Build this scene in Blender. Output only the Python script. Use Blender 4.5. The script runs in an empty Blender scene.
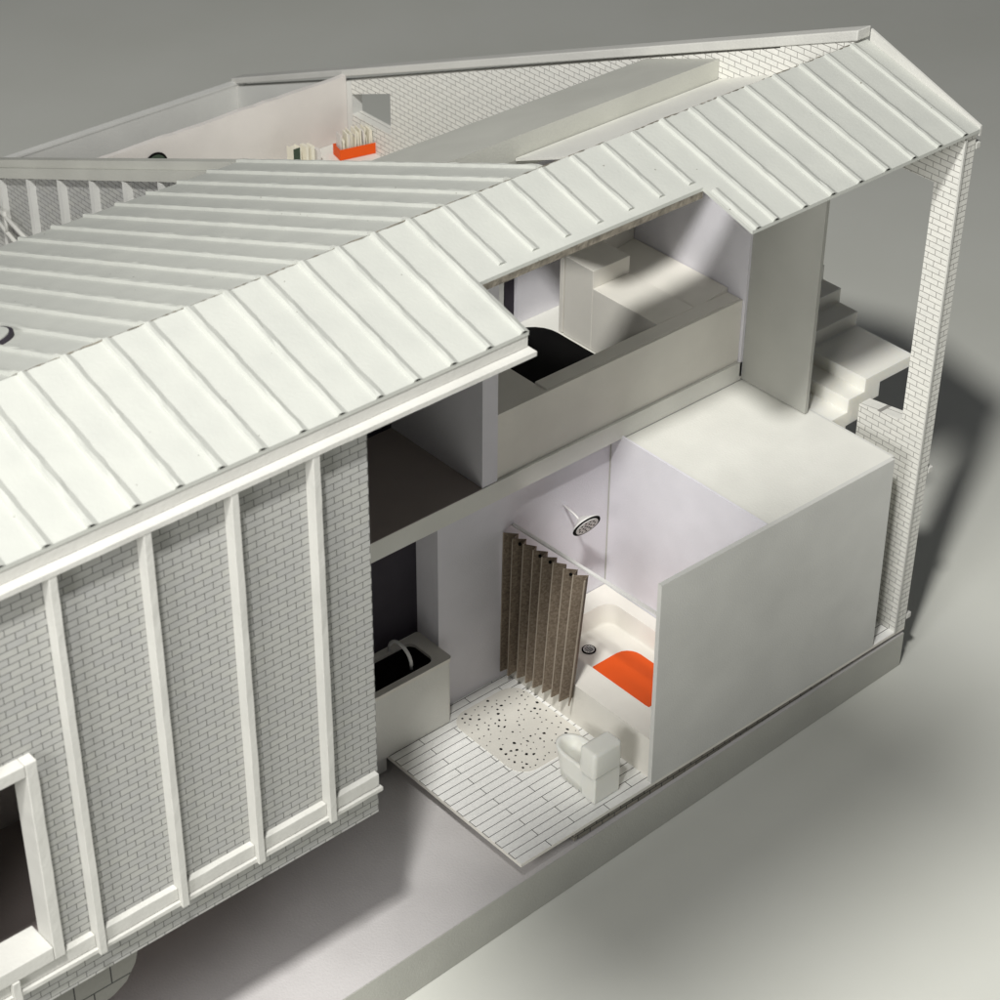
import bpy, bmesh, math, random
from mathutils import Matrix, Vector
random.seed(7)
S = bpy.context.scene
COL = S.collection

# ------------------------------------------------------------------ camera
cam_d = bpy.data.cameras.new('camera'); cam = bpy.data.objects.new('camera', cam_d); COL.objects.link(cam); S.camera = cam
Rw = ((0.7531519, -0.6577941, 0.0083101), (-0.3754212, -0.4401493, -0.8156761), (0.5402046, 0.6112082, -0.5784492))
m = Matrix(((Rw[0][0], -Rw[1][0], -Rw[2][0], -8.26672), (Rw[0][1], -Rw[1][1], -Rw[2][1], -10.861007),
            (Rw[0][2], -Rw[1][2], -Rw[2][2], 14.584641), (0, 0, 0, 1)))
cam.matrix_world = m
cam_d.sensor_width = 36; cam_d.lens = 36 * 2.194429; cam_d.clip_start = .5; cam_d.clip_end = 400
cam_d.dof.use_dof = True; cam_d.dof.focus_distance = 21.5; cam_d.dof.aperture_fstop = 1.6

# ------------------------------------------------------------------ world and lamps
W = bpy.data.worlds.new('World'); S.world = W; W.use_nodes = True
bg = W.node_tree.nodes['Background']; bg.inputs[0].default_value = (.93, .95, 1.0, 1); bg.inputs[1].default_value = .075

def lamp(name, kind, loc, target, energy, size=1., color=(1, 1, 1), spot=None, blend=.5, size_y=None):
    d = bpy.data.lights.new(name, kind); d.energy = energy; d.color = color
    if kind == 'AREA':
        d.size = size
        if size_y: d.shape = 'RECTANGLE'; d.size_y = size_y
        else: d.shape = 'DISK'
    else: d.shadow_soft_size = size
    if spot: d.spot_size = math.radians(spot); d.spot_blend = blend
    o = bpy.data.objects.new(name, d); COL.objects.link(o); o.location = loc
    o.rotation_euler = (Vector(target) - Vector(loc)).to_track_quat('-Z', 'Y').to_euler()
    return o
KEY = (-8.6, -7.6, 26.0)
lamp('key_lamp', 'AREA', KEY, (2, 1, 1), 7300, 2.1, (1, .99, .955))
lamp('side_lamp', 'AREA', (-21, -8, 14), (4, 1, 2), 2900, 7.5, (1, .99, .97))
S.view_settings.view_transform = 'Standard'; S.view_settings.look = 'None'
S.view_settings.exposure = .10; S.view_settings.gamma = 1; S.view_settings.use_curve_mapping = False
S.render.engine = 'CYCLES'

# ------------------------------------------------------------------ materials
def newmat(name, color, rough=.65):
    mt = bpy.data.materials.new(name); mt.use_nodes = True
    nt = mt.node_tree; b = nt.nodes['Principled BSDF']
    b.inputs['Base Color'].default_value = (*color, 1); b.inputs['Roughness'].default_value = rough
    b.inputs['Specular IOR Level'].default_value = .3
    return mt, nt, b
def nn(nt, t, **kw):
    n = nt.nodes.new(t)
    for k, v in kw.items(): setattr(n, k, v)
    return n
def mottled(nt, b, c1, c2, scale=3., detail=5., bump=.15, bscale=60., dist=.004, src=None):
    tc = nn(nt, 'ShaderNodeTexCoord')
    no = nn(nt, 'ShaderNodeTexNoise'); no.inputs['Scale'].default_value = scale; no.inputs['Detail'].default_value = detail
    nt.links.new(tc.outputs['Object'], no.inputs['Vector'])
    cr = nn(nt, 'ShaderNodeValToRGB'); cr.color_ramp.elements[0].position = .35; cr.color_ramp.elements[1].position = .65
    cr.color_ramp.elements[0].color = (*c1, 1); cr.color_ramp.elements[1].color = (*c2, 1)
    nt.links.new(no.outputs['Fac'], cr.inputs['Fac']); nt.links.new(cr.outputs['Color'], b.inputs['Base Color'])
    n2 = nn(nt, 'ShaderNodeTexNoise'); n2.inputs['Scale'].default_value = bscale; n2.inputs['Detail'].default_value = 4
    nt.links.new(tc.outputs['Object'], n2.inputs['Vector'])
    bp = nn(nt, 'ShaderNodeBump'); bp.inputs['Strength'].default_value = bump; bp.inputs['Distance'].default_value = dist
    nt.links.new(n2.outputs['Fac'], bp.inputs['Height']); nt.links.new(bp.outputs['Normal'], b.inputs['Normal'])
    return tc, cr
def paper(name, c, var=.04, rough=.7, bump=.25, bscale=45., dist=.01, scale=1.6):
    mt, nt, b = newmat(name, c, rough)
    c1 = tuple(x * (1 - var) for x in c); c2 = tuple(min(1, x * (1 + var)) for x in c)
    mottled(nt, b, c1, c2, scale, 5, bump, bscale, dist)
    return mt
WHITE = paper('white_card', (.77, .765, .715))
TRIM = paper('white_trim', (.60, .595, .56), bump=.35, bscale=30)
LAV = paper('pale_lavender_paper', (.76, .745, .79), bump=.3, bscale=70)
COOLC = paper('cool_white_card', (.66, .66, .63), bump=.3, bscale=55, dist=.01)
CREAM = paper('cream_card', (.80, .775, .71), bump=.15)
PINKW = paper('pinkish_card', (.70, .665, .63), bump=.15)
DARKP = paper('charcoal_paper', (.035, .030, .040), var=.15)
BASE = paper('grey_base_board', (.50, .50, .455), bump=.3)
BASET = paper('base_board_top', (.57, .55, .545), bump=.4)
SHADEC = paper('shade_toned_card', (.42, .42, .385), bump=.1)  # darkened card: the stair screen wall's shade is put into its colour
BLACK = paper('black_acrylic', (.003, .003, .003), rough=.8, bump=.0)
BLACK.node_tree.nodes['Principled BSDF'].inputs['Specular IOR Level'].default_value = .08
EDGE = paper('cut_card_edge', (.20, .18, .145), var=.3, bump=1., bscale=40, scale=12)
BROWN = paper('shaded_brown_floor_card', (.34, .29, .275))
GREEN = paper('dark_green_cover', (.05, .075, .05))
ORANGE = paper('orange_sheet', (.80, .095, .004), var=.05, rough=.55, bump=.1)
METAL = paper('white_lacquer', (.80, .79, .77), rough=.35, bump=.0)
CERAM, nt, b = newmat('translucent_white_resin', (.84, .84, .78), .38)
b.inputs['Subsurface Weight'].default_value = .35; b.inputs['Subsurface Radius'].default_value = (.12, .11, .09); b.inputs['Subsurface Scale'].default_value = .5
RESIN, nt, b = newmat('printed_resin', (.66, .65, .57), .42)
b.inputs['Base Color'].default_value = (.82, .81, .75, 1); b.inputs['Subsurface Weight'].default_value = .4; b.inputs['Subsurface Radius'].default_value = (.2, .18, .14); b.inputs['Subsurface Scale'].default_value = .5

def roofmat():
    mt, nt, b = newmat('white_painted_roof_card', (.72, .72, .66), .6)
    tc, cr = mottled(nt, b, (.495, .505, .47), (.53, .54, .50), 2.2, 6, .22, 30., .010)
    # small dark paint pits, sparse
    vo = nn(nt, 'ShaderNodeTexVoronoi'); vo.inputs['Scale'].default_value = 8.0
    nt.links.new(tc.outputs['Object'], vo.inputs['Vector'])
    no = nn(nt, 'ShaderNodeTexNoise'); no.inputs['Scale'].default_value = 60; nt.links.new(tc.outputs['Object'], no.inputs['Vector'])
    ad = nn(nt, 'ShaderNodeMath', operation='MULTIPLY_ADD'); nt.links.new(no.outputs['Fac'], ad.inputs[0]); ad.inputs[1].default_value = .08
    nt.links.new(vo.outputs['Distance'], ad.inputs[2])
    sp = nn(nt, 'ShaderNodeSeparateColor'); nt.links.new(vo.outputs['Color'], sp.inputs[0])
    thr = nn(nt, 'ShaderNodeMath', operation='MULTIPLY_ADD'); nt.links.new(sp.outputs[0], thr.inputs[0]); thr.inputs[1].default_value = .075; thr.inputs[2].default_value = .025
    lt = nn(nt, 'ShaderNodeMath', operation='LESS_THAN'); nt.links.new(ad.outputs[0], lt.inputs[0]); nt.links.new(thr.outputs[0], lt.inputs[1])
    mx = nn(nt, 'ShaderNodeMix', data_type='RGBA'); nt.links.new(lt.outputs[0], mx.inputs[0]); nt.links.new(cr.outputs['Color'], mx.inputs[6])
    mx.inputs[7].default_value = (.17, .16, .13, 1); nt.links.new(mx.outputs[2], b.inputs['Base Color'])
    return mt
ROOF = roofmat()

def brickmat(name, c1, c2, mortar, bw=.16, rh=.0614, ms=.0055, floor=False, offs=(0, 0), offset=.5, bump=.3, rot_floor=False):
    mt, nt, b = newmat(name, c1, .65)
    ge = nn(nt, 'ShaderNodeNewGeometry'); tc = nn(nt, 'ShaderNodeTexCoord')
    sx = nn(nt, 'ShaderNodeSeparateXYZ'); nt.links.new(tc.outputs['Object'], sx.inputs[0])
    sn = nn(nt, 'ShaderNodeSeparateXYZ'); nt.links.new(tc.outputs['Normal'], sn.inputs[0])
    cb = nn(nt, 'ShaderNodeCombineXYZ')
    if floor:
        nt.links.new(sx.outputs[0], cb.inputs[0]); nt.links.new(sx.outputs[1], cb.inputs[1])
    else:
        ab = nn(nt, 'ShaderNodeMath', operation='ABSOLUTE'); nt.links.new(sn.outputs[0], ab.inputs[0])
        gt = nn(nt, 'ShaderNodeMath', operation='GREATER_THAN'); nt.links.new(ab.outputs[0], gt.inputs[0]); gt.inputs[1].default_value = .7
        mx = nn(nt, 'ShaderNodeMix'); nt.links.new(gt.outputs[0], mx.inputs[0]); nt.links.new(sx.outputs[0], mx.inputs[2]); nt.links.new(sx.outputs[1], mx.inputs[3])
        nt.links.new(mx.outputs[0], cb.inputs[0]); nt.links.new(sx.outputs[2], cb.inputs[1])
    mp = nn(nt, 'ShaderNodeMapping'); mp.inputs['Location'].default_value = (offs[0], offs[1], 0); nt.links.new(cb.outputs[0], mp.inputs[0])
    br = nn(nt, 'ShaderNodeTexBrick', offset=offset, offset_frequency=2, squash=1)
    br.inputs['Scale'].default_value = 1; br.inputs['Mortar Size'].default_value = ms; br.inputs['Mortar Smooth'].default_value = .15
    br.inputs['Brick Width'].default_value = bw; br.inputs['Row Height'].default_value = rh
    br.inputs['Color1'].default_value = (*c1, 1); br.inputs['Color2'].default_value = (*c2, 1); br.inputs['Mortar'].default_value = (*mortar, 1)
    nt.links.new(mp.outputs[0], br.inputs[0])
    no = nn(nt, 'ShaderNodeTexNoise'); no.inputs['Scale'].default_value = 25; no.inputs['Detail'].default_value = 6; nt.links.new(tc.outputs['Object'], no.inputs['Vector'])
    cr = nn(nt, 'ShaderNodeMapRange'); cr.inputs[1].default_value = .3; cr.inputs[2].default_value = .7; cr.inputs[3].default_value = .95; cr.inputs[4].default_value = 1.02
    nt.links.new(no.outputs['Fac'], cr.inputs[0])
    mu = nn(nt, 'ShaderNodeMix', data_type='RGBA', blend_type='MULTIPLY'); mu.inputs[0].default_value = 1
    nt.links.new(br.outputs['Color'], mu.inputs[6]); nt.links.new(cr.outputs[0], mu.inputs[7]); nt.links.new(mu.outputs[2], b.inputs['Base Color'])
    bp = nn(nt, 'ShaderNodeBump'); bp.inputs['Strength'].default_value = bump; bp.inputs['Distance'].default_value = .004; bp.invert = False
    nt.links.new(no.outputs['Fac'], bp.inputs['Height']); nt.links.new(bp.outputs['Normal'], b.inputs['Normal'])
    return mt
BRICK = brickmat('printed_white_brick_paper', (.43, .43, .42), (.465, .465, .44), (.11, .11, .105), ms=.0036, offs=(.004 + .08, .0))
BRICKG = brickmat('printed_brick_gable_paper', (.74, .735, .69), (.78, .77, .72), (.30, .29, .27), ms=.0042)
BRICKB = brickmat('shaded_block_paper', (.24, .24, .22), (.28, .275, .25), (.04, .04, .04), bw=.34, rh=.2, ms=.007)  # block print darkened to carry the shadow under the facade
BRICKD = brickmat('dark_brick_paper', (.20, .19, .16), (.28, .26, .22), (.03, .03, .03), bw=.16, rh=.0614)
TILE = brickmat('white_plank_tile_paper', (.93, .93, .90), (.95, .945, .92), (.08, .08, .075), bw=.7555, rh=.0937, ms=.0042, floor=True, offs=(-1.646 + .7555 * 4, .092 * 0 + .002), bump=.1)

def tablemat():
    mt, nt, b = newmat('matt_grey_tabletop', (.55, .55, .53), .5)
    mottled(nt, b, (.64, .645, .59), (.67, .675, .625), .35, 4, .1, 12., .01)
    b.inputs['Specular IOR Level'].default_value = .35
    return mt
TABLE = tablemat()
def kraft():
    mt, nt, b = newmat('brown_kraft_card', (.2, .165, .125), .85)
    tc, cr = mottled(nt, b, (.15, .115, .082), (.25, .20, .15), 38, 8, .6, 90, .006)
    return mt
KRAFT = kraft()

# ------------------------------------------------------------------ mesh helpers
class MB:
    def __init__(s): s.bm = bmesh.new(); s.mats = []
    def mi(s, mt):
        if mt not in s.mats: s.mats.append(mt)
        return s.mats.index(mt)
    def hull(s, bot, top, mt, cap=True):
        i = s.mi(mt); a = [s.bm.verts.new(p) for p in bot]; c = [s.bm.verts.new(p) for p in top]; n = len(a); fs = []
        for k in range(n): fs.append(s.bm.faces.new((a[k], a[(k + 1) % n], c[(k + 1) % n], c[k])))
        if cap: fs.append(s.bm.faces.new(a[::-1])); fs.append(s.bm.faces.new(c))
        for f in fs: f.material_index = i
        return fs
    def box(s, x0, x1, y0, y1, z0, z1, mt):
        return s.hull([(x0, y0, z0), (x1, y0, z0), (x1, y1, z0), (x0, y1, z0)], [(x0, y0, z1), (x1, y0, z1), (x1, y1, z1), (x0, y1, z1)], mt)
    def yz(s, pts, x0, x1, mt): return s.hull([(x0, y, z) for y, z in pts], [(x1, y, z) for y, z in pts], mt)
    def xz(s, pts, y0, y1, mt): return s.hull([(x, y0, z) for x, z in pts], [(x, y1, z) for x, z in pts], mt)
    def xy(s, pts, z0, z1, mt): return s.hull([(x, y, z0) for x, y in pts], [(x, y, z1) for x, y in pts], mt)
    def tube(s, pts, r, mt, n=12, closed_caps=True):
        rs = r if isinstance(r, (list, tuple)) else [r] * len(pts); i = s.mi(mt); rings = []
        P = [Vector(p) for p in pts]
        for k, p in enumerate(P):
            d = (P[min(k + 1, len(P) - 1)] - P[max(k - 1, 0)]).normalized()
            u = d.cross(Vector((0, 0, 1)));  u = u if u.length > .05 else d.cross(Vector((1, 0, 0))); u.normalize(); v = d.cross(u)
            rings.append([s.bm.verts.new(p + (u * math.cos(2 * math.pi * j / n) + v * math.sin(2 * math.pi * j / n)) * rs[k]) for j in range(n)])
        for a, c in zip(rings, rings[1:]):
            for j in range(n):
                f = s.bm.faces.new((a[j], a[(j + 1) % n], c[(j + 1) % n], c[j])); f.material_index = i; f.smooth = True
        if closed_caps:
            for rg in (rings[0], rings[-1]):
                f = s.bm.faces.new(rg); f.material_index = i
    def build(s, name, parent=None, bevel=0., seg=2, smooth=False, jitter=0.):
        bmesh.ops.recalc_face_normals(s.bm, faces=s.bm.faces)
        if jitter:
            for v in s.bm.verts: v.co += Vector((random.uniform(-1, 1), random.uniform(-1, 1), random.uniform(-1, 1))) * jitter
        me = bpy.data.meshes.new(name); s.bm.to_mesh(me); s.bm.free()
        for mt in s.mats: me.materials.append(mt)
        o = bpy.data.objects.new(name, me); COL.objects.link(o)
        if parent: o.parent = parent
        if smooth:
            for p in me.polygons: p.use_smooth = True
        if bevel:
            md = o.modifiers.new('bevel', 'BEVEL'); md.width = bevel; md.segments = seg; md.limit_method = 'ANGLE'; md.angle_limit = math.radians(40)
            md.harden_normals = False
        return o
def tag(o, label=None, cat=None, group=None, kind=None):
    if label: o['label'] = label
    if cat: o['category'] = cat
    if group: o['group'] = group
    if kind: o['kind'] = kind
    return o
def thing(name, label, cat, loc=(0, 0, 0), group=None):
    o = bpy.data.objects.new(name, None); COL.objects.link(o); o.location = (0, 0, 0); o.empty_display_size = .2
    return tag(o, label, cat, group)
def rrect(x0, x1, y0, y1, r, n=6):
    pts = []
    for cx, cy, a0 in ((x1 - r, y1 - r, 0), (x0 + r, y1 - r, 90), (x0 + r, y0 + r, 180), (x1 - r, y0 + r, 270)):
        for k in range(n + 1):
            a = math.radians(a0 + 90 * k / n); pts.append((cx + r * math.cos(a), cy + r * math.sin(a)))
    return pts

# ------------------------------------------------------------------ the setting: tabletop
def tz(x): return -.80 + .037 * x
b_ = MB(); L = 120
b_.hull([(-L, -L, tz(-L) - 1), (L, -L, tz(L) - 1), (L, L, tz(L) - 1), (-L, L, tz(-L) - 1)], [(-L, -L, tz(-L)), (L, -L, tz(L)), (L, L, tz(L)), (-L, L, tz(-L))], TABLE)
tag(b_.build('tabletop'), kind='structure')

# added light blocker: unseen black card on a rod, shades table before the base
fl = bpy.data.objects.new('added_light_blocker', None); COL.objects.link(fl)
tag(fl, 'black card on a thin rod, added out of view to cast a shadow', 'light blocker')
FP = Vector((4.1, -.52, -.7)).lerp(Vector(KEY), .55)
b_ = MB(); b_.box(-1.45, 1.45, -.72, .72, -.02, .02, BLACK); o = b_.build('blocker_card', fl); o.location = FP
b_ = MB(); b_.tube([tuple(FP + Vector((1.5, -.3, .04))), tuple(FP + Vector((6, -6, 2))), (9, -16, tz(9))], .05, BLACK, 8); b_.build('blocker_rod', fl)

# ------------------------------------------------------------------ geometry of the house model
YR, ZR = 1.389, 6.22
def zf(y): return 5.81 + (y + .029) * (ZR - 5.81) / (YR + .029)      # front slope
def zb(y): return ZR - .3692 * (y - YR)                             # back slope, near wing
def zg(y): return zf(y) if y <= YR else 6.345 - .399 * (y - YR)     # gable top line
XL0 = -5.6                                                          # left end of what is modelled
house = thing('house_model', 'white card architectural model of a long house with ribbed gable roof and cut-away front', 'house model')

# base board
b_ = MB()
def bt(x): return -.28 + .026 * x
b_.hull([(XL0, -.02, tz(XL0) + .006), (7.11, 0, tz(7.11) + .006), (7.11, 11.8, tz(7.11) + .006), (XL0, 11.8, tz(XL0) + .006)],
        [(XL0, -.02, bt(XL0)), (7.11, 0, bt(7.11)), (7.11, 11.8, bt(7.11)), (XL0, 11.8, bt(XL0))], BASE)
o = b_.build('base_board', house)
b_ = MB(); b_.hull([(XL0, -.015, bt(XL0) + .003), (7.105, .005, bt(7.105) + .003), (7.105, 11.79, bt(7.105) + .003), (XL0, 11.79, bt(XL0) + .003)],
        [(XL0, -.015, bt(XL0) + .008), (7.105, .005, bt(7.105) + .008), (7.105, 11.79, bt(7.105) + .008), (XL0, 11.79, bt(XL0) + .008)], BASET)
b_.build('base_lining', house)

# bathroom floor
b_ = MB(); b_.xy([(1.64, 0), (7.1, 0), (7.1, 2.3), (1.64, 2.3)], -.035, 0, CREAM)
b_.xy([(1.646, .004), (7.096, .004), (7.096, 2.29), (1.646, 2.29)], .0005, .004, TILE)
b_.build('tiled_floor', house)
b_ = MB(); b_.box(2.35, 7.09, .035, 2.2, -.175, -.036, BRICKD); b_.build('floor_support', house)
b_ = MB(); b_.box(XL0, 1.638, 2.0, 5.8, -.2, -.005, WHITE); b_.build('hall_floor', house)

# walls of the bathroom
b_ = MB(); b_.box(2.46, 6.5, 2.17, 2.25, .001, 2.398, LAV); b_.build('bathroom_wall', house)
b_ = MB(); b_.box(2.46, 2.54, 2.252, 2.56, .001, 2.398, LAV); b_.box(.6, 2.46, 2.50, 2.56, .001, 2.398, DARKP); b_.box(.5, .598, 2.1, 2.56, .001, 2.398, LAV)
b_.build('alcove_wall', house)
b_ = MB(); b_.hull([(3.33, 0, .002), (6.59, 0, .002), (6.59, .05, .002), (3.33, .05, .002)], [(3.305, 0, 2.438), (6.535, 0, 2.405), (6.535, .05, 2.405), (3.305, .05, 2.438)], COOLC)
b_.build('box_front_panel', house)
b_ = MB(); b_.hull([(4.762, .052, 2.365), (6.56, .052, 2.345), (6.56, 2.016, 2.36), (4.762, 2.016, 2.36)], [(4.762, .052, 2.417), (6.56, .052, 2.395), (6.56, 2.016, 2.398), (4.762, 2.016, 2.398)], WHITE)
b_.build('box_lid', house)
b_ = MB(); b_.box(4.735, 4.76, .052, 2.168, .002, 2.425, LAV); b_.box(4.727, 4.7345, 2.158, 2.169, .5, 2.39, BASE); b_.build('box_side_wall', house)
b_ = MB(); b_.box(6.565, 6.59, .052, 2.1, .002, 2.392, COOLC); b_.build('box_end_wall', house)

# first floor slab
b_ = MB(); b_.box(XL0, 6.45, 2.02, 5.8, 2.401, 2.62, WHITE); b_.build('upper_floor', house)
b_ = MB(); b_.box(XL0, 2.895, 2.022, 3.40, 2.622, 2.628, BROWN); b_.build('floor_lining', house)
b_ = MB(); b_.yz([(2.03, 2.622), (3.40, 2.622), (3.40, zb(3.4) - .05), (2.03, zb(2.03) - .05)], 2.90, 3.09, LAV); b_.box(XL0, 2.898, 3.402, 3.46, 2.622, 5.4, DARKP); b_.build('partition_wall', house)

# loft: parapet, bench, well
loft = MB(); loft.box(3.10, 6.415, 2.055, 2.085, 2.622, 3.352, CREAM); loft.build('loft_parapet', house)
b_ = MB(); b_.box(3.76, 6.41, 2.087, 2.26, 3.30, 3.36, CREAM); b_.box(5.40, 5.92, 2.262, 3.20, 2.63, 3.36, CREAM)
b_.hull([(5.922, 2.262, 3.2), (6.41, 2.262, 3.2), (6.41, 3.64, 3.2), (5.922, 3.64, 3.2)], [(5.922, 2.262, 3.335), (6.41, 2.262, 3.41), (6.41, 3.64, 3.41), (5.922, 3.64, 3.335)], CREAM)
b_.box(5.40, 5.92, 3.202, 3.62, 2.63, 3.56, CREAM)
b_.box(5.40, 6.41, 3.642, 3.70, 2.63, 3.66, CREAM)
b_.build('loft_bench', house, bevel=.006)
b_ = MB(); b_.box(3.10, 3.755, 2.087, 2.75, 3.28, 3.34, CREAM); b_.build('loft_ledge', house)
b_ = MB(); b_.xy(rrect(3.8, 5.36, 2.30, 4.0, .34), 2.624, 2.64, BLACK); b_.build('stair_well_sheet', house)  # flat black sheet on the loft floor, no opening cut
b_ = MB(); b_.box(3.1, 4.98, 4.10, 4.14, 2.622, 5.03, COOLC); b_.box(4.982, 5.16, 4.142, 4.18, 2.622, 5.0, DARKP); b_.box(5.162, 6.41, 4.10, 4.14, 2.622, 5.03, LAV)
b_.build('loft_back_wall', house)
b_ = MB()
b_.yz([(2.02, 2.45), (4.2, 2.45), (4.1, 4.9), (3.06, 5.18), (2.02, 5.63)], 6.42, 6.455, LAV)
b_.build('loft_end_wall', house)
b_ = MB(); b_.yz([(1.13, 2.41), (2.022, 2.41), (2.022, 5.62), (1.13, zf(1.13) - .06)], 6.457, 6.50, SHADEC); b_.build('stair_screen_wall', house)

# sloping ceilings over the back of the loft and the raised strip behind them
b_ = MB()
def slope_slab(b_, x0, x1, y0, z0, y1, z1, t, mt): b_.yz([(y0, z0), (y1, z1), (y1, z1 - t), (y0, z0 - t)], x0, x1, mt)
slope_slab(b_, 4.2, 6.935, 1.95, 5.73, 3.07, 5.27, .03, WHITE); b_.build('loft_ceiling', house)
b_ = MB(); b_.yz([(3.085, 5.486), (4.12, 5.135), (4.12, 5.06), (3.12, 5.10), (3.085, 5.24)], 3.2, 6.935, BASE); b_.build('ceiling_duct', house)

# the far wing behind the ridge
b_ = MB(); b_.box(3.12, 6.935, 4.14, 9.296, 2.20, 2.295, WHITE); b_.build('far_wing_floor', house)
b_ = MB(); pts = [(3.12, .2), (6.935, .2), (6.935, 3.15)]
xx = 6.935
while xx > 3.3: xx -= random.uniform(.12, .3); pts.append((max(xx, 3.12), 3.15 + random.uniform(-.012, .006)))
pts.append((3.12, 3.15)) if pts[-1][0] > 3.13 else None
b_.xz(pts, 9.30, 9.37, PINKW); b_.build('far_partition', house)
b_ = MB(); b_.box(XL0, 7.1, 11.72, 11.8, bt(7) + .01, 2.17, COOLC); b_.build('far_wall', house)
b_ = MB(); b_.box(XL0, 7.11, 11.71, 11.81, 2.172, 2.20, COOLC); b_.build('far_wall_cap', house)

# gable wall at the right end, with door and window openings
gable = None
b_ = MB()
b_.yz([(0, .0), (.28, .0), (.28, zg(.28) - .045), (0, zg(0) - .045)], 6.94, 7.10, BRICKG)
b_.yz([(.28, 5.205), (2.3, 5.205), (2.3, zg(2.3) - .105), (YR + .02, zg(YR + .02) - .11), (YR, zf(YR) - .05), (.28, zg(.28) - .045)], 6.94, 7.10, BRICKG)
b_.yz([(.28, .0), (.83, .0), (.83, 2.48), (.28, 2.56)], 6.94, 7.10, BRICKG)
b_.yz([(.83, .0), (2.3, .0), (2.3, 1.9), (.83, 1.9)], 6.94, 7.10, BRICKG)
b_.yz([(2.3, -.05), (8.43, -.05), (8.43, zg(8.43) - .12), (2.3, zg(2.3) - .12)], 6.94, 7.10, BRICKG)
b_.yz([(8.43, -.05), (9.2, -.05), (9.2, 2.66), (8.43, 2.66)], 6.94, 7.10, BRICKG)
b_.yz([(8.43, 3.21), (9.2, 2.93), (9.2, zg(9.2) - .12), (8.43, zg(8.43) - .12)], 6.94, 7.10, BRICKG)
b_.yz([(9.2, -.05), (9.298, -.05), (9.298, zg(9.298) - .12), (9.2, zg(9.2) - .12)], 6.94, 7.10, COOLC)
b_.yz([(9.298, -.05), (11.72, -.05), (11.72, zg(11.72) - .08), (9.298, zg(9.298) - .12)], 6.94, 7.10, COOLC)
gable = b_.build('gable_wall', house)
b_ = MB(); b_.box(6.925, 6.955, -.014, -.001, .01, 5.74, TRIM); b_.build('corner_trim', gable, jitter=.003)
b_ = MB(); b_.yz([(YR - .03, 6.36), (11.82, 2.235), (11.82, 2.15), (YR - .03, 6.25)], 6.925, 7.115, TRIM)
b_.build('gable_cap', gable, bevel=.012)
b_ = MB(); b_.yz([(-.03, 5.84), (YR - .04, 6.33), (YR - .04, 6.14), (-.03, 5.74)], 7.102, 7.125, TRIM); b_.build('verge_trim', gable)
for z in (5.62, 2.0, .12):
    b_ = MB(); b_.box(7.12, 7.19, .0, .07, z - .035, z + .035, TRIM); b_.box(7.1, 7.12, .02, .05, z - .015, z + .015, TRIM); b_.build('peg', gable, bevel=.012)

# near-wing end gable with battens (seen beyond the back eave)
b_ = MB()
def ze(y): return 4.56 - .377 * (y - 5.84)
b_.yz([(5.80, bt(3) + .02), (11.7, bt(3) + .02), (11.7, ze(11.7) - .24), (5.80, ze(5.8) - .24)], 3.05, 3.11, BRICK)
eg = b_.build('end_gable_wall', house)
b_ = MB(); b_.yz([(5.80, ze(5.8) + .0), (11.7, ze(11.7)), (11.7, ze(11.7) - .10), (5.80, ze(5.8) - .10)], 3.0, 3.10, BASE)
b_.yz([(5.80, ze(5.8) - .102), (11.7, ze(11.7) - .102), (11.7, ze(11.7) - .235), (5.80, ze(5.8) - .235)], 2.965, 3.10, BASE); b_.build('verge_board', eg)
for y in (11.09, 10.36, 9.617, 8.885, 8.16, 7.423, 6.69, 5.95):
    b_ = MB(); b_.yz([(y - .04, 1.0), (y + .04, 1.0), (y + .04, ze(y) - .25), (y - .04, ze(y) - .25)], 2.97, 3.05, COOLC); b_.build('batten', eg)
# slanted handrail
b_ = MB()
for (p, q) in (((2.9, 11.3, 2.03), (2.9, 9.9, 1.94 - .28)), ((2.9, 11.3, 1.84), (2.9, 10.3, 1.5))):
    b_.tube([p, q], .028, TRIM, 8)
b_.tube([(2.9, 10.9, 2.0), (2.9, 10.9, 1.66)], .024, TRIM, 8)
b_.build('handrail', eg)

# front facade with battens, trim and window
b_ = MB()
b_.box(-3.12, 0, 0, .1, 1.69, 5.70, BRICK); b_.box(XL0, -3.12, 0, .1, 4.07, 5.70, BRICK); b_.box(XL0, -3.12, 0, .1, 1.69, 2.28, BRICK); b_.box(XL0, -4.9, 0, .1, 2.28, 4.07, BRICK)
fac = b_.build('facade_wall', house)
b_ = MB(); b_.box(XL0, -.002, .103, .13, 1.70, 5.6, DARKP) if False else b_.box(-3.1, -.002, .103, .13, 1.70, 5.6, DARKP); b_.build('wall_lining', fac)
def rough_bar(b_, x0, x1, y0, y1, z0, z1, mt, axis='z', n=14, j=.004):
    # a hand-cut strip: the cross-section wanders a little along its length
    rings = []; i = b_.mi(mt)
    for k in range(n + 1):
        t = k / n; jj = [random.uniform(-j, j) for _ in range(4)]
        if axis == 'z':
            z = z0 + (z1 - z0) * t; rings.append([b_.bm.verts.new(p) for p in ((x0 + jj[0], y0 + jj[2], z), (x1 + jj[1], y0 + jj[3], z), (x1, y1, z), (x0, y1, z))])
        else:
            x = x0 + (x1 - x0) * t; rings.append([b_.bm.verts.new(p) for p in ((x, y0 + jj[0], z0 + jj[1]), (x, y1, z0), (x, y1, z1), (x, y0 + jj[2], z1 + jj[3]))])
    for a, c in zip(rings, rings[1:]):
        for q in range(4):
            f = b_.bm.faces.new((a[q], a[(q + 1) % 4], c[(q + 1) % 4], c[q])); f.material_index = i
    for rg in (rings[0], rings[-1]):
        f = b_.bm.faces.new(rg); f.material_index = i
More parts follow.
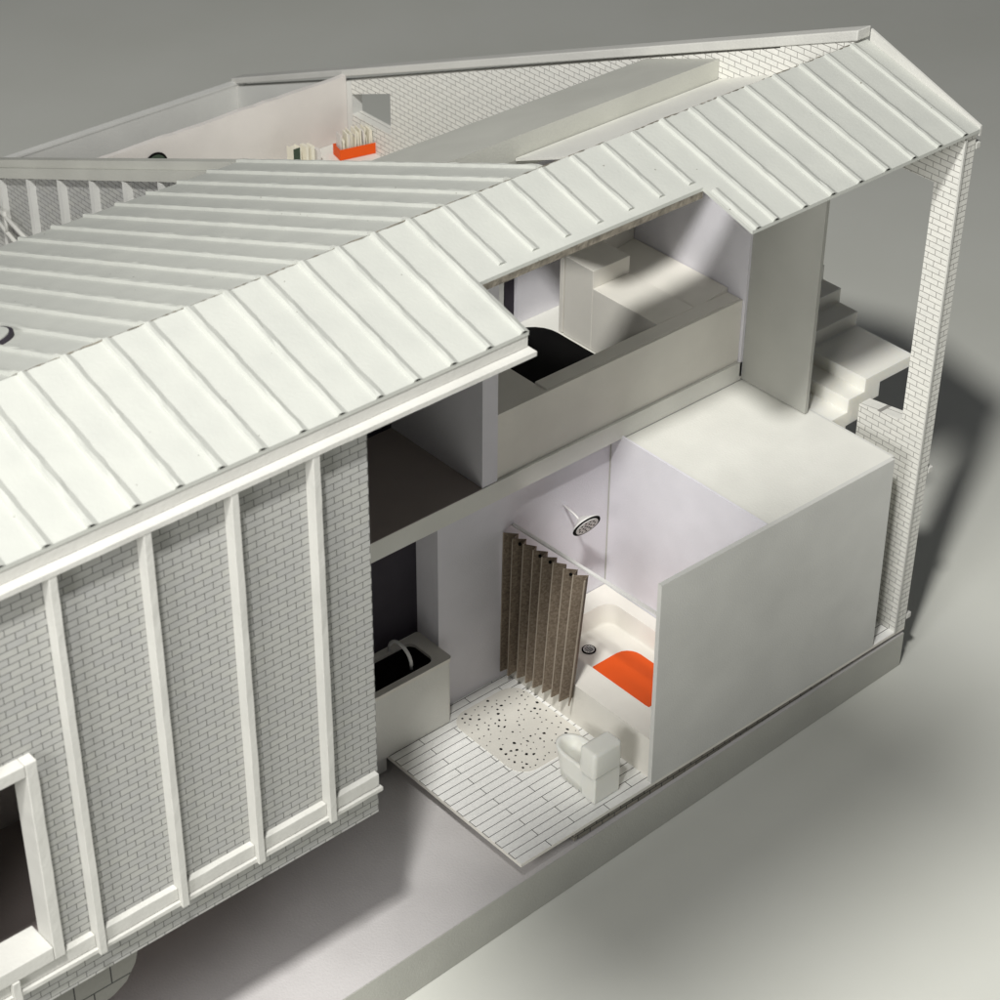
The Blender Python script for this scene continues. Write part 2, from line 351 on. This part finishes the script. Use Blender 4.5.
for x in (-2.765, -2.007, -1.27, -.545):
    b_ = MB(); rough_bar(b_, x - .032, x + .032, -.11, -.001, 1.985, 5.628, TRIM, n=26, j=.0018); b_.build('batten', fac, bevel=.004)
for x in (-3.51, -4.25):
    b_ = MB(); rough_bar(b_, x - .032, x + .032, -.11, -.001, 1.985, 2.19, TRIM, n=2); b_.build('batten', fac, bevel=.004)
    b_ = MB(); rough_bar(b_, x - .032, x + .032, -.11, -.001, 4.17, 5.628, TRIM, n=10); b_.build('batten', fac, bevel=.004)
xs = [XL0, -4.29, -3.55, -2.805, -2.047, -1.31, -.585]
for a, c in zip([XL0, -4.216, -3.476, -2.731, -1.973, -1.236, -.511], [-4.284, -3.544, -2.799, -2.041, -1.304, -.579, -.03]):
    b_ = MB(); rough_bar(b_, a, c, -.06, -.001, 2.045, 2.175, TRIM, axis='x', n=6, j=.002); b_.build('bottom_trim', fac, bevel=.004)
b_ = MB(); rough_bar(b_, XL0, -.01, -.085, -.001, 1.998, 2.038, TRIM, axis='x', n=40, j=.002)
b_.build('drip_strip', fac, bevel=.002)
wf = MB()
rough_bar(wf, -3.17, -3.075, -.10, .12, 2.19, 4.15, TRIM, n=16, j=.002); wf.box(-4.95, -3.172, -.10, .12, 4.04, 4.15, TRIM); wf.box(-4.95, -3.172, -.10, .20, 2.19, 2.33, TRIM); wf.box(-5.05, -4.952, -.14, .14, 2.19, 4.16, TRIM)
wf.build('window_frame', fac, bevel=.008)
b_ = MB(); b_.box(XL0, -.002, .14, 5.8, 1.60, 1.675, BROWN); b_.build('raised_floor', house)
b_ = MB(); b_.box(-.05, -.004, .135, 1.99, 1.677, 5.6, COOLC); b_.box(XL0, XL0 + .06, .135, 3.3, 1.677, 5.4, COOLC); b_.box(XL0 + .07, -.06, 1.9, 1.98, 1.677, 5.6, PINKW); b_.build('inner_wall', house)
b_ = MB(); b_.xz([(-2.26, 1.68), (-2.27, 1.45), (-2.32, 1.28), (-2.42, 1.13), (-2.55, 1.06), (-2.8, 1.02), (XL0, 1.0), (XL0, 1.68)], .25, .40, BRICKB)
b_.build('arched_bracket', house)

# roof: front slope (one sheet with the cut-out), back slope, ribs
b_ = MB()
out = [(XL0, -.029), (1.59, -.029), (1.59, .566), (4.10, .566), (4.10, -.029), (7.10, -.029), (7.10, YR - .003), (XL0, YR - .003)]
b_.hull([(x, y, zf(y) - .035) for x, y in out], [(x, y, zf(y)) for x, y in out], ROOF)
sf = math.atan2(ZR - 5.81, YR + .029); nf = Vector((0, -math.sin(sf), math.cos(sf))); sb = math.atan(.3692); nb = Vector((0, math.sin(sb), math.cos(sb)))
def rib(b_, x, y0, y1, zfun, nrm, dark_end=True, w=1., h=1.):
    n = max(3, int(abs(y1 - y0) / .09)); i = b_.mi(ROOF); rings = []
    wob = random.uniform(-.006, .006)
    for k in range(n + 1):
        y = y0 + (y1 - y0) * k / n; P = Vector((x + wob * k / n, y, zfun(y) - .004)); j = lambda s: random.uniform(-s, s)
        prof = [(-.036, 0), (-.026 + j(.002), .026 + j(.003)), (.002 + j(.004), .026 + j(.003)), (.050 + j(.005), 0)]
        rings.append([b_.bm.verts.new(P + Vector((a * w, 0, 0)) + nrm * (c + .004 if c == 0 else c * h)) for a, c in prof])
    for a, c in zip(rings, rings[1:]):
        for q in range(3):
            f = b_.bm.faces.new((a[q], a[q + 1], c[q + 1], c[q])); f.material_index = i
    for rg in (rings[0], rings[-1]):
        f = b_.bm.faces.new(rg); f.material_index = i
    if dark_end:
        P = Vector((x, y0, zfun(y0))); d = Vector((0, -.004 if y1 > y0 else .004, 0)); bi = b_.mi(BLACK)
        f = b_.bm.faces.new([b_.bm.verts.new(P + d + Vector((a, 0, 0)) + nrm * c) for a, c in ((-.018, .004), (-.014, .022), (.004, .022), (.034, .004))]); f.material_index = bi  # black face paints the dark inside of the open fold
for k in range(0, 35):
    x = 6.886 - .3565 * k
    if 8 <= k <= 14: rib(b_, x, .566 + .075, YR - .02, zf, nf, False)
    else: rib(b_, x, -.029, YR - .01, zf, nf, True, 1.1, 1.2)
rib(b_, 4.165, -.029, .50, zf, nf, True)
b_.build('front_roof', house)
b_ = MB(); b_.yz([(.566, zf(.566) - .037), (.61, zf(.61) - .037), (.61, zf(.61) - .10), (.566, zf(.566) - .10)], 1.59, 4.10, EDGE); b_.build('roof_edge_strip', house, jitter=.004)
b_ = MB()
b_.hull([(XL0, YR, ZR - .035), (3.02, YR, ZR - .035), (3.02, 5.864, zb(5.864) - .035), (XL0, 5.864, zb(5.864) - .035)], [(XL0, YR, ZR), (3.02, YR, ZR), (3.02, 5.864, zb(5.864)), (XL0, 5.864, zb(5.864))], ROOF)
for k in range(24): rib(b_, 2.965 - .36 * k, 5.864, YR + .01, zb, nb, False, 1.05, 1.25)
b_.build('back_roof', house)
# cracked paint line along the ridge
b_ = MB(); i = b_.mi(EDGE); x = XL0; pa = None
while x < 6.95:
    w = random.choice((.0005, .0005, .002, .006, .009)); y = YR + random.uniform(-.005, .003)
    q = (b_.bm.verts.new((x, y - w, ZR + .002)), b_.bm.verts.new((x, y + w, ZR + .002)))
    if pa: b_.bm.faces.new((pa[0], q[0], q[1], pa[1])).material_index = i
    pa = q; x += random.uniform(.02, .07)
b_.build('ridge_seam', house)
# round vent lid on the back slope
b_ = MB(); c = Vector((-1.83, 2.68, zb(2.68))); u = Vector((1, 0, 0)); v = nb.cross(u)
def disc(b_, c, u, v, r0, r1, n0, n1, nrm, mt, n=36):
    b_.hull([c + nrm * n0 + (u * math.cos(2 * math.pi * k / n) + v * math.sin(2 * math.pi * k / n)) * r0 for k in range(n)], [c + nrm * n1 + (u * math.cos(2 * math.pi * k / n) + v * math.sin(2 * math.pi * k / n)) * r1 for k in range(n)], mt)
disc(b_, c, u, v, .41, .41, .0, .035, nb, DARKP); disc(b_, c - u * .02, u, v, .395, .395, .004, .045, nb, ROOF); b_.build('roof_vent_lid', house)

# gutter boards under the eave
b_ = MB(); rough_bar(b_, XL0, 1.585, -.022, -.001, 5.668, 5.772, TRIM, axis='x', n=40, j=.0015); b_.build('fascia_board', house)
b_ = MB(); rough_bar(b_, XL0, 1.60, -.115, -.001, 5.620, 5.662, TRIM, axis='x', n=40, j=.0015); b_.box(XL0, 1.62, -.14, -.10, 5.632, 5.69, TRIM) if False else None
b_.build('gutter_board', house)

# ------------------------------------------------------------------ concrete-like resin stair outside the gable door
b_ = MB(); lz = 2.68; t = .15
prof = [(7.83, lz), (7.09, lz)]
x, z = 7.09, lz
for k in range(5):
    z -= .152; prof.append((x, z)); x -= .24; prof.append((x, z)) if k < 4 else None
    if k == 4: break
und = [(7.83, lz - .13), (7.33, lz - .13), (7.33, lz - .30), (7.09, lz - .31), (7.09, lz - .46), (6.85, lz - .47), (6.85, lz - .62), (6.64, lz - .70), (6.60, lz - .9)]
prof = [p for p in prof if p[0] > 6.6]
prof += [(6.605, prof[-1][1])]
b_.xz(prof + und[::-1], .9, 1.66, RESIN)
lo = b_.build('staircase'); bev = lo.modifiers.new('bevel', 'BEVEL'); bev.width = .035; bev.segments = 4; bev.limit_method = 'ANGLE'
tag(lo, 'pale translucent stair turning at a landing, standing in the tall gable opening', 'staircase')
b_ = MB(); pu = [(1.662, lz - .13), (1.662, lz)]
y, z = 1.68, lz
for k in range(6):
    pu.append((y, z)); z += .17; pu.append((y, z)); y += .255
pu += [(y, z), (y, z - .3)]
b_.yz(pu, 7.09, 7.83, RESIN); uf = b_.build('upper_flight', lo); bev = uf.modifiers.new('bevel', 'BEVEL'); bev.width = .02; bev.segments = 3; bev.limit_method = 'ANGLE'

# ------------------------------------------------------------------ washbasin cabinet
vb = thing('washbasin_cabinet', 'white washbasin cabinet with black sunken basin, beside the brick facade edge', 'washbasin')
b_ = MB()
b_.xy(rrect(1.15, 2.455, 1.97, 2.49, .04, 3), .004, .80, WHITE); b_.build('cabinet', vb)
b_ = MB(); out = rrect(1.13, 2.457, 1.955, 2.495, .04, 6); inn = rrect(1.35, 2.30, 2.03, 2.41, .09, 6); n = len(out)
i = b_.mi(CREAM)
for z in (.80, .84):
    A = [b_.bm.verts.new((x, y, z)) for x, y in out]; B = [b_.bm.verts.new((x, y, z)) for x, y in inn]
    for k in range(n): b_.bm.faces.new((A[k], A[(k + 1) % n], B[(k + 1) % n], B[k]))
    if z == .80: A0, B0 = A, B
for P, Q in ((A0, A), (B0, B)):
    for k in range(n): b_.bm.faces.new((P[k], P[(k + 1) % n], Q[(k + 1) % n], Q[k]))
b_.build('counter_top', vb)
b_ = MB(); b_.xy(rrect(1.352, 2.298, 2.032, 2.408, .088, 6), .802, .806, BLACK); b_.build('basin', vb)
b_ = MB(); pts = []
for k in range(13):
    a = math.pi * k / 12; pts.append((2.05, 2.435 - .17 + .17 * math.cos(a) - 0, .87 + .16 * math.sin(a)))
pts = [(2.05, 2.435, .84)] + pts + [(2.05, 2.095, .82)]
b_.tube(pts, .019, METAL, 12); b_.build('tap', vb)

# ------------------------------------------------------------------ bathtub
tub = thing('bathtub', 'built-in pinkish white bathtub behind the brown folded curtain', 'bathtub')
b_ = MB(); x0, x1, y0, y1, zt = 3.37, 4.73, .055, 2.165, .49
b_.box(x0, x0 + .02, y0, y1, .003, zt - .003, CREAM); b_.build('apron', tub)
def bowl(b_, out, rings, mt):
    R = [[b_.bm.verts.new((x, y, z)) for x, y in pts] for pts, z in [(out, zt)] + rings]; n = len(out); i = b_.mi(mt)
    R2 = [b_.bm.verts.new(v.co) for v in R[1]]
    for k in range(n):
        f = b_.bm.faces.new((R[0][k], R[0][(k + 1) % n], R2[(k + 1) % n], R2[k])); f.material_index = i
    for a, c in zip(R[1:], R[2:]):
        for k in range(n):
            f = b_.bm.faces.new((a[k], a[(k + 1) % n], c[(k + 1) % n], c[k])); f.material_index = i; f.smooth = True
    f = b_.bm.faces.new(R[-1]); f.material_index = i
b_ = MB(); N = 8
inn = lambda e: rrect(3.69 + e, 4.575 - e, .33 + e, 1.93 - e, .15 - e * .6, N)
bowl(b_, rrect(x0 + .0, x1, y0, y1, .004, N), [(inn(0), zt), (inn(.004), zt - .006), (inn(.028), .275), (inn(.036), .257), (inn(.050), .2505), (inn(.07), .25)], CREAM)
b_.build('basin', tub)
b_ = MB(); dr = MB(); disc(dr, Vector((4.06, 1.68, .252)), Vector((1, 0, 0)), Vector((0, 1, 0)), .075, .075, 0, .006, Vector((0, 0, 1)), BLACK)
disc(dr, Vector((4.06, 1.68, .252)), Vector((1, 0, 0)), Vector((0, 1, 0)), .058, .058, .006, .010, Vector((0, 0, 1)), METAL)
for k in range(-2, 3):
    w = math.sqrt(.048 ** 2 - (k * .019) ** 2); dr.box(4.06 - w, 4.06 + w, 1.68 + k * .019 - .005, 1.68 + k * .019 + .005, .262, .2635, BLACK)
dr.build('drain', tub)
b_ = MB(); mp_ = [(3.875, .66), (3.90, .63), (4.24, .63)] + [(4.24 + .17 * math.sin(a), .80 - .17 * math.cos(a)) for a in (.4, .8, 1.2, 1.57)] + [(4.23 + .18 * math.cos(a), 1.27 + .18 * math.sin(a)) for a in (0, .3, .6, .9, 1.2, 1.57)] + [(3.90, 1.45), (3.875, 1.42)]
b_.xy(mp_, .2515, .258, ORANGE)
tag(b_.build('tub_mat'), 'bright orange mat with rounded corners lying in the bathtub', 'bath mat')

# curtain and rail
cu = thing('shower_curtain', 'brown kraft-card shower curtain in accordion folds, hanging from a white rail', 'curtain')
b_ = MB(); b_.hull([(3.405, 2.168, 1.87), (3.44, 2.168, 1.87), (3.44, 2.168, 1.89), (3.405, 2.168, 1.89)], [(3.405, .052, 1.96), (3.44, .052, 1.96), (3.44, .052, 1.98), (3.405, .052, 1.98)], METAL); b_.build('rail', cu)
b_ = MB(); nfold = 8; i = b_.mi(KRAFT); top = []; ya, yb = 2.14, .97
rows = [(0, 1.90, 0), (.35, 1.3, .004), (.7, .7, .01), (1, .15, .02)]
KR2 = paper('lit_kraft_crease', (.36, .31, .25), var=.12, bump=.4)  # lighter crease strips: lit card edges painted in, with some fold wear
i2 = b_.mi(KR2); grid = []; rnd = [(random.uniform(-.012, .012), random.uniform(-.006, .006), random.uniform(-.012, .012)) for _ in range(nfold * 2 + 1)]
for t_, z_, amp in rows:
    rw = []
    for k in range(nfold * 2 + 1):
        f_ = k / (nfold * 2); y = ya + (yb - ya) * f_ + rnd[k][0] * (k % 2) + .13 * t_ * f_ + .03 * t_; x = 3.325 + (.055 if k % 2 else -.055) * (1 + .15 * math.sin(k)) + rnd[k][1]
        if t_ == 0: z = 1.865 + .085 * f_ - (.03 if k % 2 else 0)
        else: z = z_ + f_ * .06
        if t_ == 1: z = .10 + .21 * f_ + (.03 if k % 2 else -.01) + rnd[k][2]
        if k % 2: rw.append(b_.bm.verts.new((x, y, z)))
        else: rw += [b_.bm.verts.new((x + .003, y + .005, z)), b_.bm.verts.new((x + .003, y - .005, z))]
    grid.append(rw)
for a, c in zip(grid, grid[1:]):
    for k in range(len(a) - 1):
        f = b_.bm.faces.new((a[k], a[k + 1], c[k + 1], c[k])); f.material_index = i2 if k % 3 == 0 else i
co = b_.build('folded_cloth', cu); so = co.modifiers.new('solid', 'SOLIDIFY'); so.thickness = .012; so.offset = 0
for k in (2, 6, 8, 12):
    f_ = (k + .5) / 16; y = ya + (yb - ya) * f_; b_ = MB()
    disc(b_, Vector((3.317, y - .012, 1.80 + .085 * f_)), Vector((.83, -.55, 0)), Vector((0, 0, 1)), .016, .016, -.004, .010, Vector((-.55, -.83, 0)), BLACK, 12)
    b_.build('eyelet', cu)

# shower head
sh = thing('wall_shower', 'small round white shower head on a thin arm from the lavender bathroom wall', 'shower head')
b_ = MB(); b_.tube([(4.108, 2.168, 1.79), (4.075, 1.97, 1.80), (4.06, 1.90, 1.79)], .011, METAL, 10); b_.build('arm', sh)
nd = Vector((-.10, -.90, -.42)).normalized(); c = Vector((4.075, 1.80, 1.76)); u = nd.cross(Vector((0, 0, 1))).normalized(); v = nd.cross(u)
b_ = MB(); P0 = Vector((4.06, 1.90, 1.79)); 
b_.tube([tuple(c - nd * .11), tuple(c - nd * .085), tuple(c - nd * .05), tuple(c - nd * .02), tuple(c)], [.018, .055, .10, .148, .160], METAL, 40); b_.build('bell', sh, smooth=True)
b_ = MB(); disc(b_, c, u, v, .160, .157, .0005, .008, nd, BLACK); b_.build('rim', sh)
b_ = MB(); disc(b_, c, u, v, .128, .128, .008, .014, nd, METAL)
for rr, cnt in ((.0, 1), (.045, 6), (.09, 11)):
    for k in range(cnt):
        a = 2 * math.pi * k / cnt + rr * 7; cc = c + (u * math.cos(a) + v * math.sin(a)) * rr; disc(b_, cc, u, v, .010, .010, .014, .017, nd, BLACK, 8)
b_.build('spray_face', sh)

# bath mat with terrazzo spots
b_ = MB(); b_.xy(rrect(2.43, 3.33, .88, 2.0, .21, 10), .002, .010, CREAM); pl = []
i = b_.mi(BLACK); tries = 0
while len(pl) < 125 and tries < 9000:
    tries += 1; x = random.uniform(2.47, 3.30); y = random.uniform(.92, 1.96)
    if min(x - 2.43, 3.33 - x) < .16 and min(y - .88, 2.0 - y) < .16 and math.hypot(.24 - min(x - 2.43, 3.33 - x), .24 - min(y - .88, 2.0 - y)) > .21: continue
    if any(math.hypot(x - a, y - c2) < .052 for a, c2 in pl): continue
    pl.append((x, y)); r = random.choice((.008, .009, .010, .011, .013, .018)); a0 = random.uniform(0, 6); e = random.uniform(.6, 1)
    pts = []
    for k in range(7):
        a = 2 * math.pi * k / 7; px, py = r * math.cos(a) * random.uniform(.75, 1.2), r * e * math.sin(a) * random.uniform(.75, 1.2)
        pts.append((x + px * math.cos(a0) - py * math.sin(a0), y + px * math.sin(a0) + py * math.cos(a0)))
    b_.xy(pts, .0095, .0115, BLACK)
tag(b_.build('bath_mat'), 'off-white rounded bath mat speckled with black spots on the plank-tile floor', 'bath mat')

# ------------------------------------------------------------------ toilet
to = thing('toilet', 'small pale resin toilet on the tiled floor beside the bathtub', 'toilet')
b_ = MB(); rings = []
cx = 2.86
def shape(s_, z, y_off=0.):
    pts = []
    for k in range(28):
        a = 2 * math.pi * k / 28; ex = .135 * math.cos(a); ey = .235 * math.sin(a)
        pts.append((cx + ex * s_, .60 + y_off + ey * s_, z))
    return pts
def loft_rings(b_, R, mt, capb=True, capt=True):
    i = b_.mi(mt); V = [[b_.bm.verts.new(p) for p in r] for r in R]; n = len(V[0])
    for a, c2 in zip(V, V[1:]):
        for k in range(n):
            f = b_.bm.faces.new((a[k], a[(k + 1) % n], c2[(k + 1) % n], c2[k])); f.material_index = i; f.smooth = True
    if capb: b_.bm.faces.new(V[0]).material_index = i
    if capt: b_.bm.faces.new(V[-1]).material_index = i
def foot(w, ybk, yft, z, r):   # rounded towards the bowl end
    pts = []
    for k in range(15):
        a = math.pi * k / 14; pts.append((cx + w * math.cos(a), ybk + (yft - ybk - w * 1.35) + w * 1.35 * math.sin(a), z))
    pts += [(cx - w, ybk + .02, z), (cx - w + .02, ybk, z), (cx + w - .02, ybk, z), (cx + w, ybk + .02, z)]
    return pts
loft_rings(b_, [foot(.135, .17, .74, .013, 0), foot(.140, .17, .755, .12, 0), foot(.152, .17, .78, .24, 0), foot(.165, .17, .80, .33, 0), foot(.168, .17, .81, .355, 0), foot(.150, .19, .795, .362, 0), foot(.125, .33, .765, .358, 0), foot(.11, .36, .74, .30, 0), foot(.06, .42, .66, .25, 0)], CERAM)
b_.build('bowl', to)
b_ = MB(); b_.box(2.66, 3.03, .115, .335, .335, .665, CERAM); b_.build('cistern', to, bevel=.045, seg=5, smooth=True)
b_ = MB(); b_.box(2.70, 3.03, .135, .32, .013, .332, CERAM); b_.build('pedestal', to, bevel=.012, seg=3)

# ------------------------------------------------------------------ far wing objects
ring = MB(); c = Vector((4.10, 9.292, 2.84))
def torus(b_, c, u, v, R0, r, mt, n=40, m_=8):
    nrm = u.cross(v); i = b_.mi(mt); V = []
    for k in range(n):
        a = 2 * math.pi * k / n; d = u * math.cos(a) + v * math.sin(a)
        V.append([b_.bm.verts.new(c + d * (R0 + r * math.cos(2 * math.pi * q / m_)) + nrm * r * math.sin(2 * math.pi * q / m_)) for q in range(m_)])
    for k in range(n):
        for q in range(m_):
            f = b_.bm.faces.new((V[k][q], V[k][(q + 1) % m_], V[(k + 1) % n][(q + 1) % m_], V[(k + 1) % n][q])); f.material_index = i; f.smooth = True
torus(ring, c, Vector((1, 0, 0)), Vector((0, 0, 1)), .15, .014, BLACK); disc(ring, c, Vector((1, 0, 0)), Vector((0, 0, 1)), .145, .145, -.004, .004, Vector((0, 1, 0)), GREEN)
tag(ring.build('wall_mirror'), 'dark round disc with black rim on the far inner wall, half hidden by the roof', 'mirror')

zf2 = 2.297
tr = thing('card_tray', 'orange tray full of upright cream cards below the far gable window', 'tray')
b_ = MB()
P = Vector((6.40, 8.80, zf2 + .0)); q = Vector((6.78, 8.55, zf2))
d = (q - P).normalized(); pr = Vector((-d.y, d.x, 0))
def obox(b_, o, d, pr, a0, a1, b0, b1, z0, z1, mt, skew=0.):
    w = lambda a, b2, z, s=0: o + d * (a + s) + pr * b2 + Vector((0, 0, z))
    b_.hull([w(a0, b0, z0), w(a1, b0, z0), w(a1, b1, z0), w(a0, b1, z0)], [w(a0, b0, z1, skew), w(a1, b0, z1, skew), w(a1, b1, z1, skew), w(a0, b1, z1, skew)], mt)
ORI = Vector((6.47, 8.86, zf2 + .001)); d = Vector((.97, -.24, 0)).normalized(); pr = Vector((.24, .97, 0)).normalized(); TL = .52
obox(b_, ORI, d, pr, 0, TL, 0, .012, 0, .14, ORANGE); obox(b_, ORI, d, pr, 0, TL, .20, .212, 0, .14, ORANGE)
obox(b_, ORI, d, pr, 0, .012, .0125, .1995, 0, .14, ORANGE); obox(b_, ORI, d, pr, TL - .012, TL, .0125, .1995, 0, .14, ORANGE); obox(b_, ORI, d, pr, .0125, TL - .0125, .0125, .1995, 0, .012, ORANGE)
b_.build('tray_box', tr)
a = .03
CRD = paper('cream_card_stock', (.80, .76, .64), var=.08)
k = 0
while a < TL - .06:
    b_ = MB(); w = random.uniform(.008, .02); h = random.uniform(.24, .36); sk = random.uniform(-.03, .03)
    obox(b_, ORI, d, pr, a, a + w, .02 + random.uniform(0, .02), .18 + random.uniform(-.02, .01), .014, h, CRD if k % 4 else PINKW, sk if 0.03 < a < TL - .1 else abs(sk) * (1 if a < .1 else -1))
    b_.build('card', tr); a += w + random.uniform(.008, .022); k += 1

bx = [(5.80, GREEN, 0.351, .09, 'dark green book with cream edges standing leftmost of the row by the far partition'),
      (5.99, CRD, 0.325, .04, 'cream book standing second from left by the far partition'),
      (6.07, CRD, 0.299, .05, 'cream book standing third from left by the far partition'),
      (6.16, PINKW, 0.221, .05, 'small pinkish book standing rightmost of the row by the far partition')]
for x, mt, h, w, lab in bx:
    b_ = MB()
    if mt is GREEN:
        b_.box(x, x + .1, 8.9, 8.905, zf2, zf2 + h, GREEN); b_.box(x - .012, x, 8.9, 9.02, zf2, zf2 + h + .01, CRD); b_.box(x + .1, x + .115, 8.9, 9.02, zf2, zf2 + h, CRD); b_.box(x, x + .1, 8.906, 9.015, zf2, zf2 + h - .01, CRD)
    else: b_.box(x, x + w, 8.90, 9.02, zf2, zf2 + h, mt)
    tag(b_.build('book'), lab, 'book', 'books standing by the far partition')
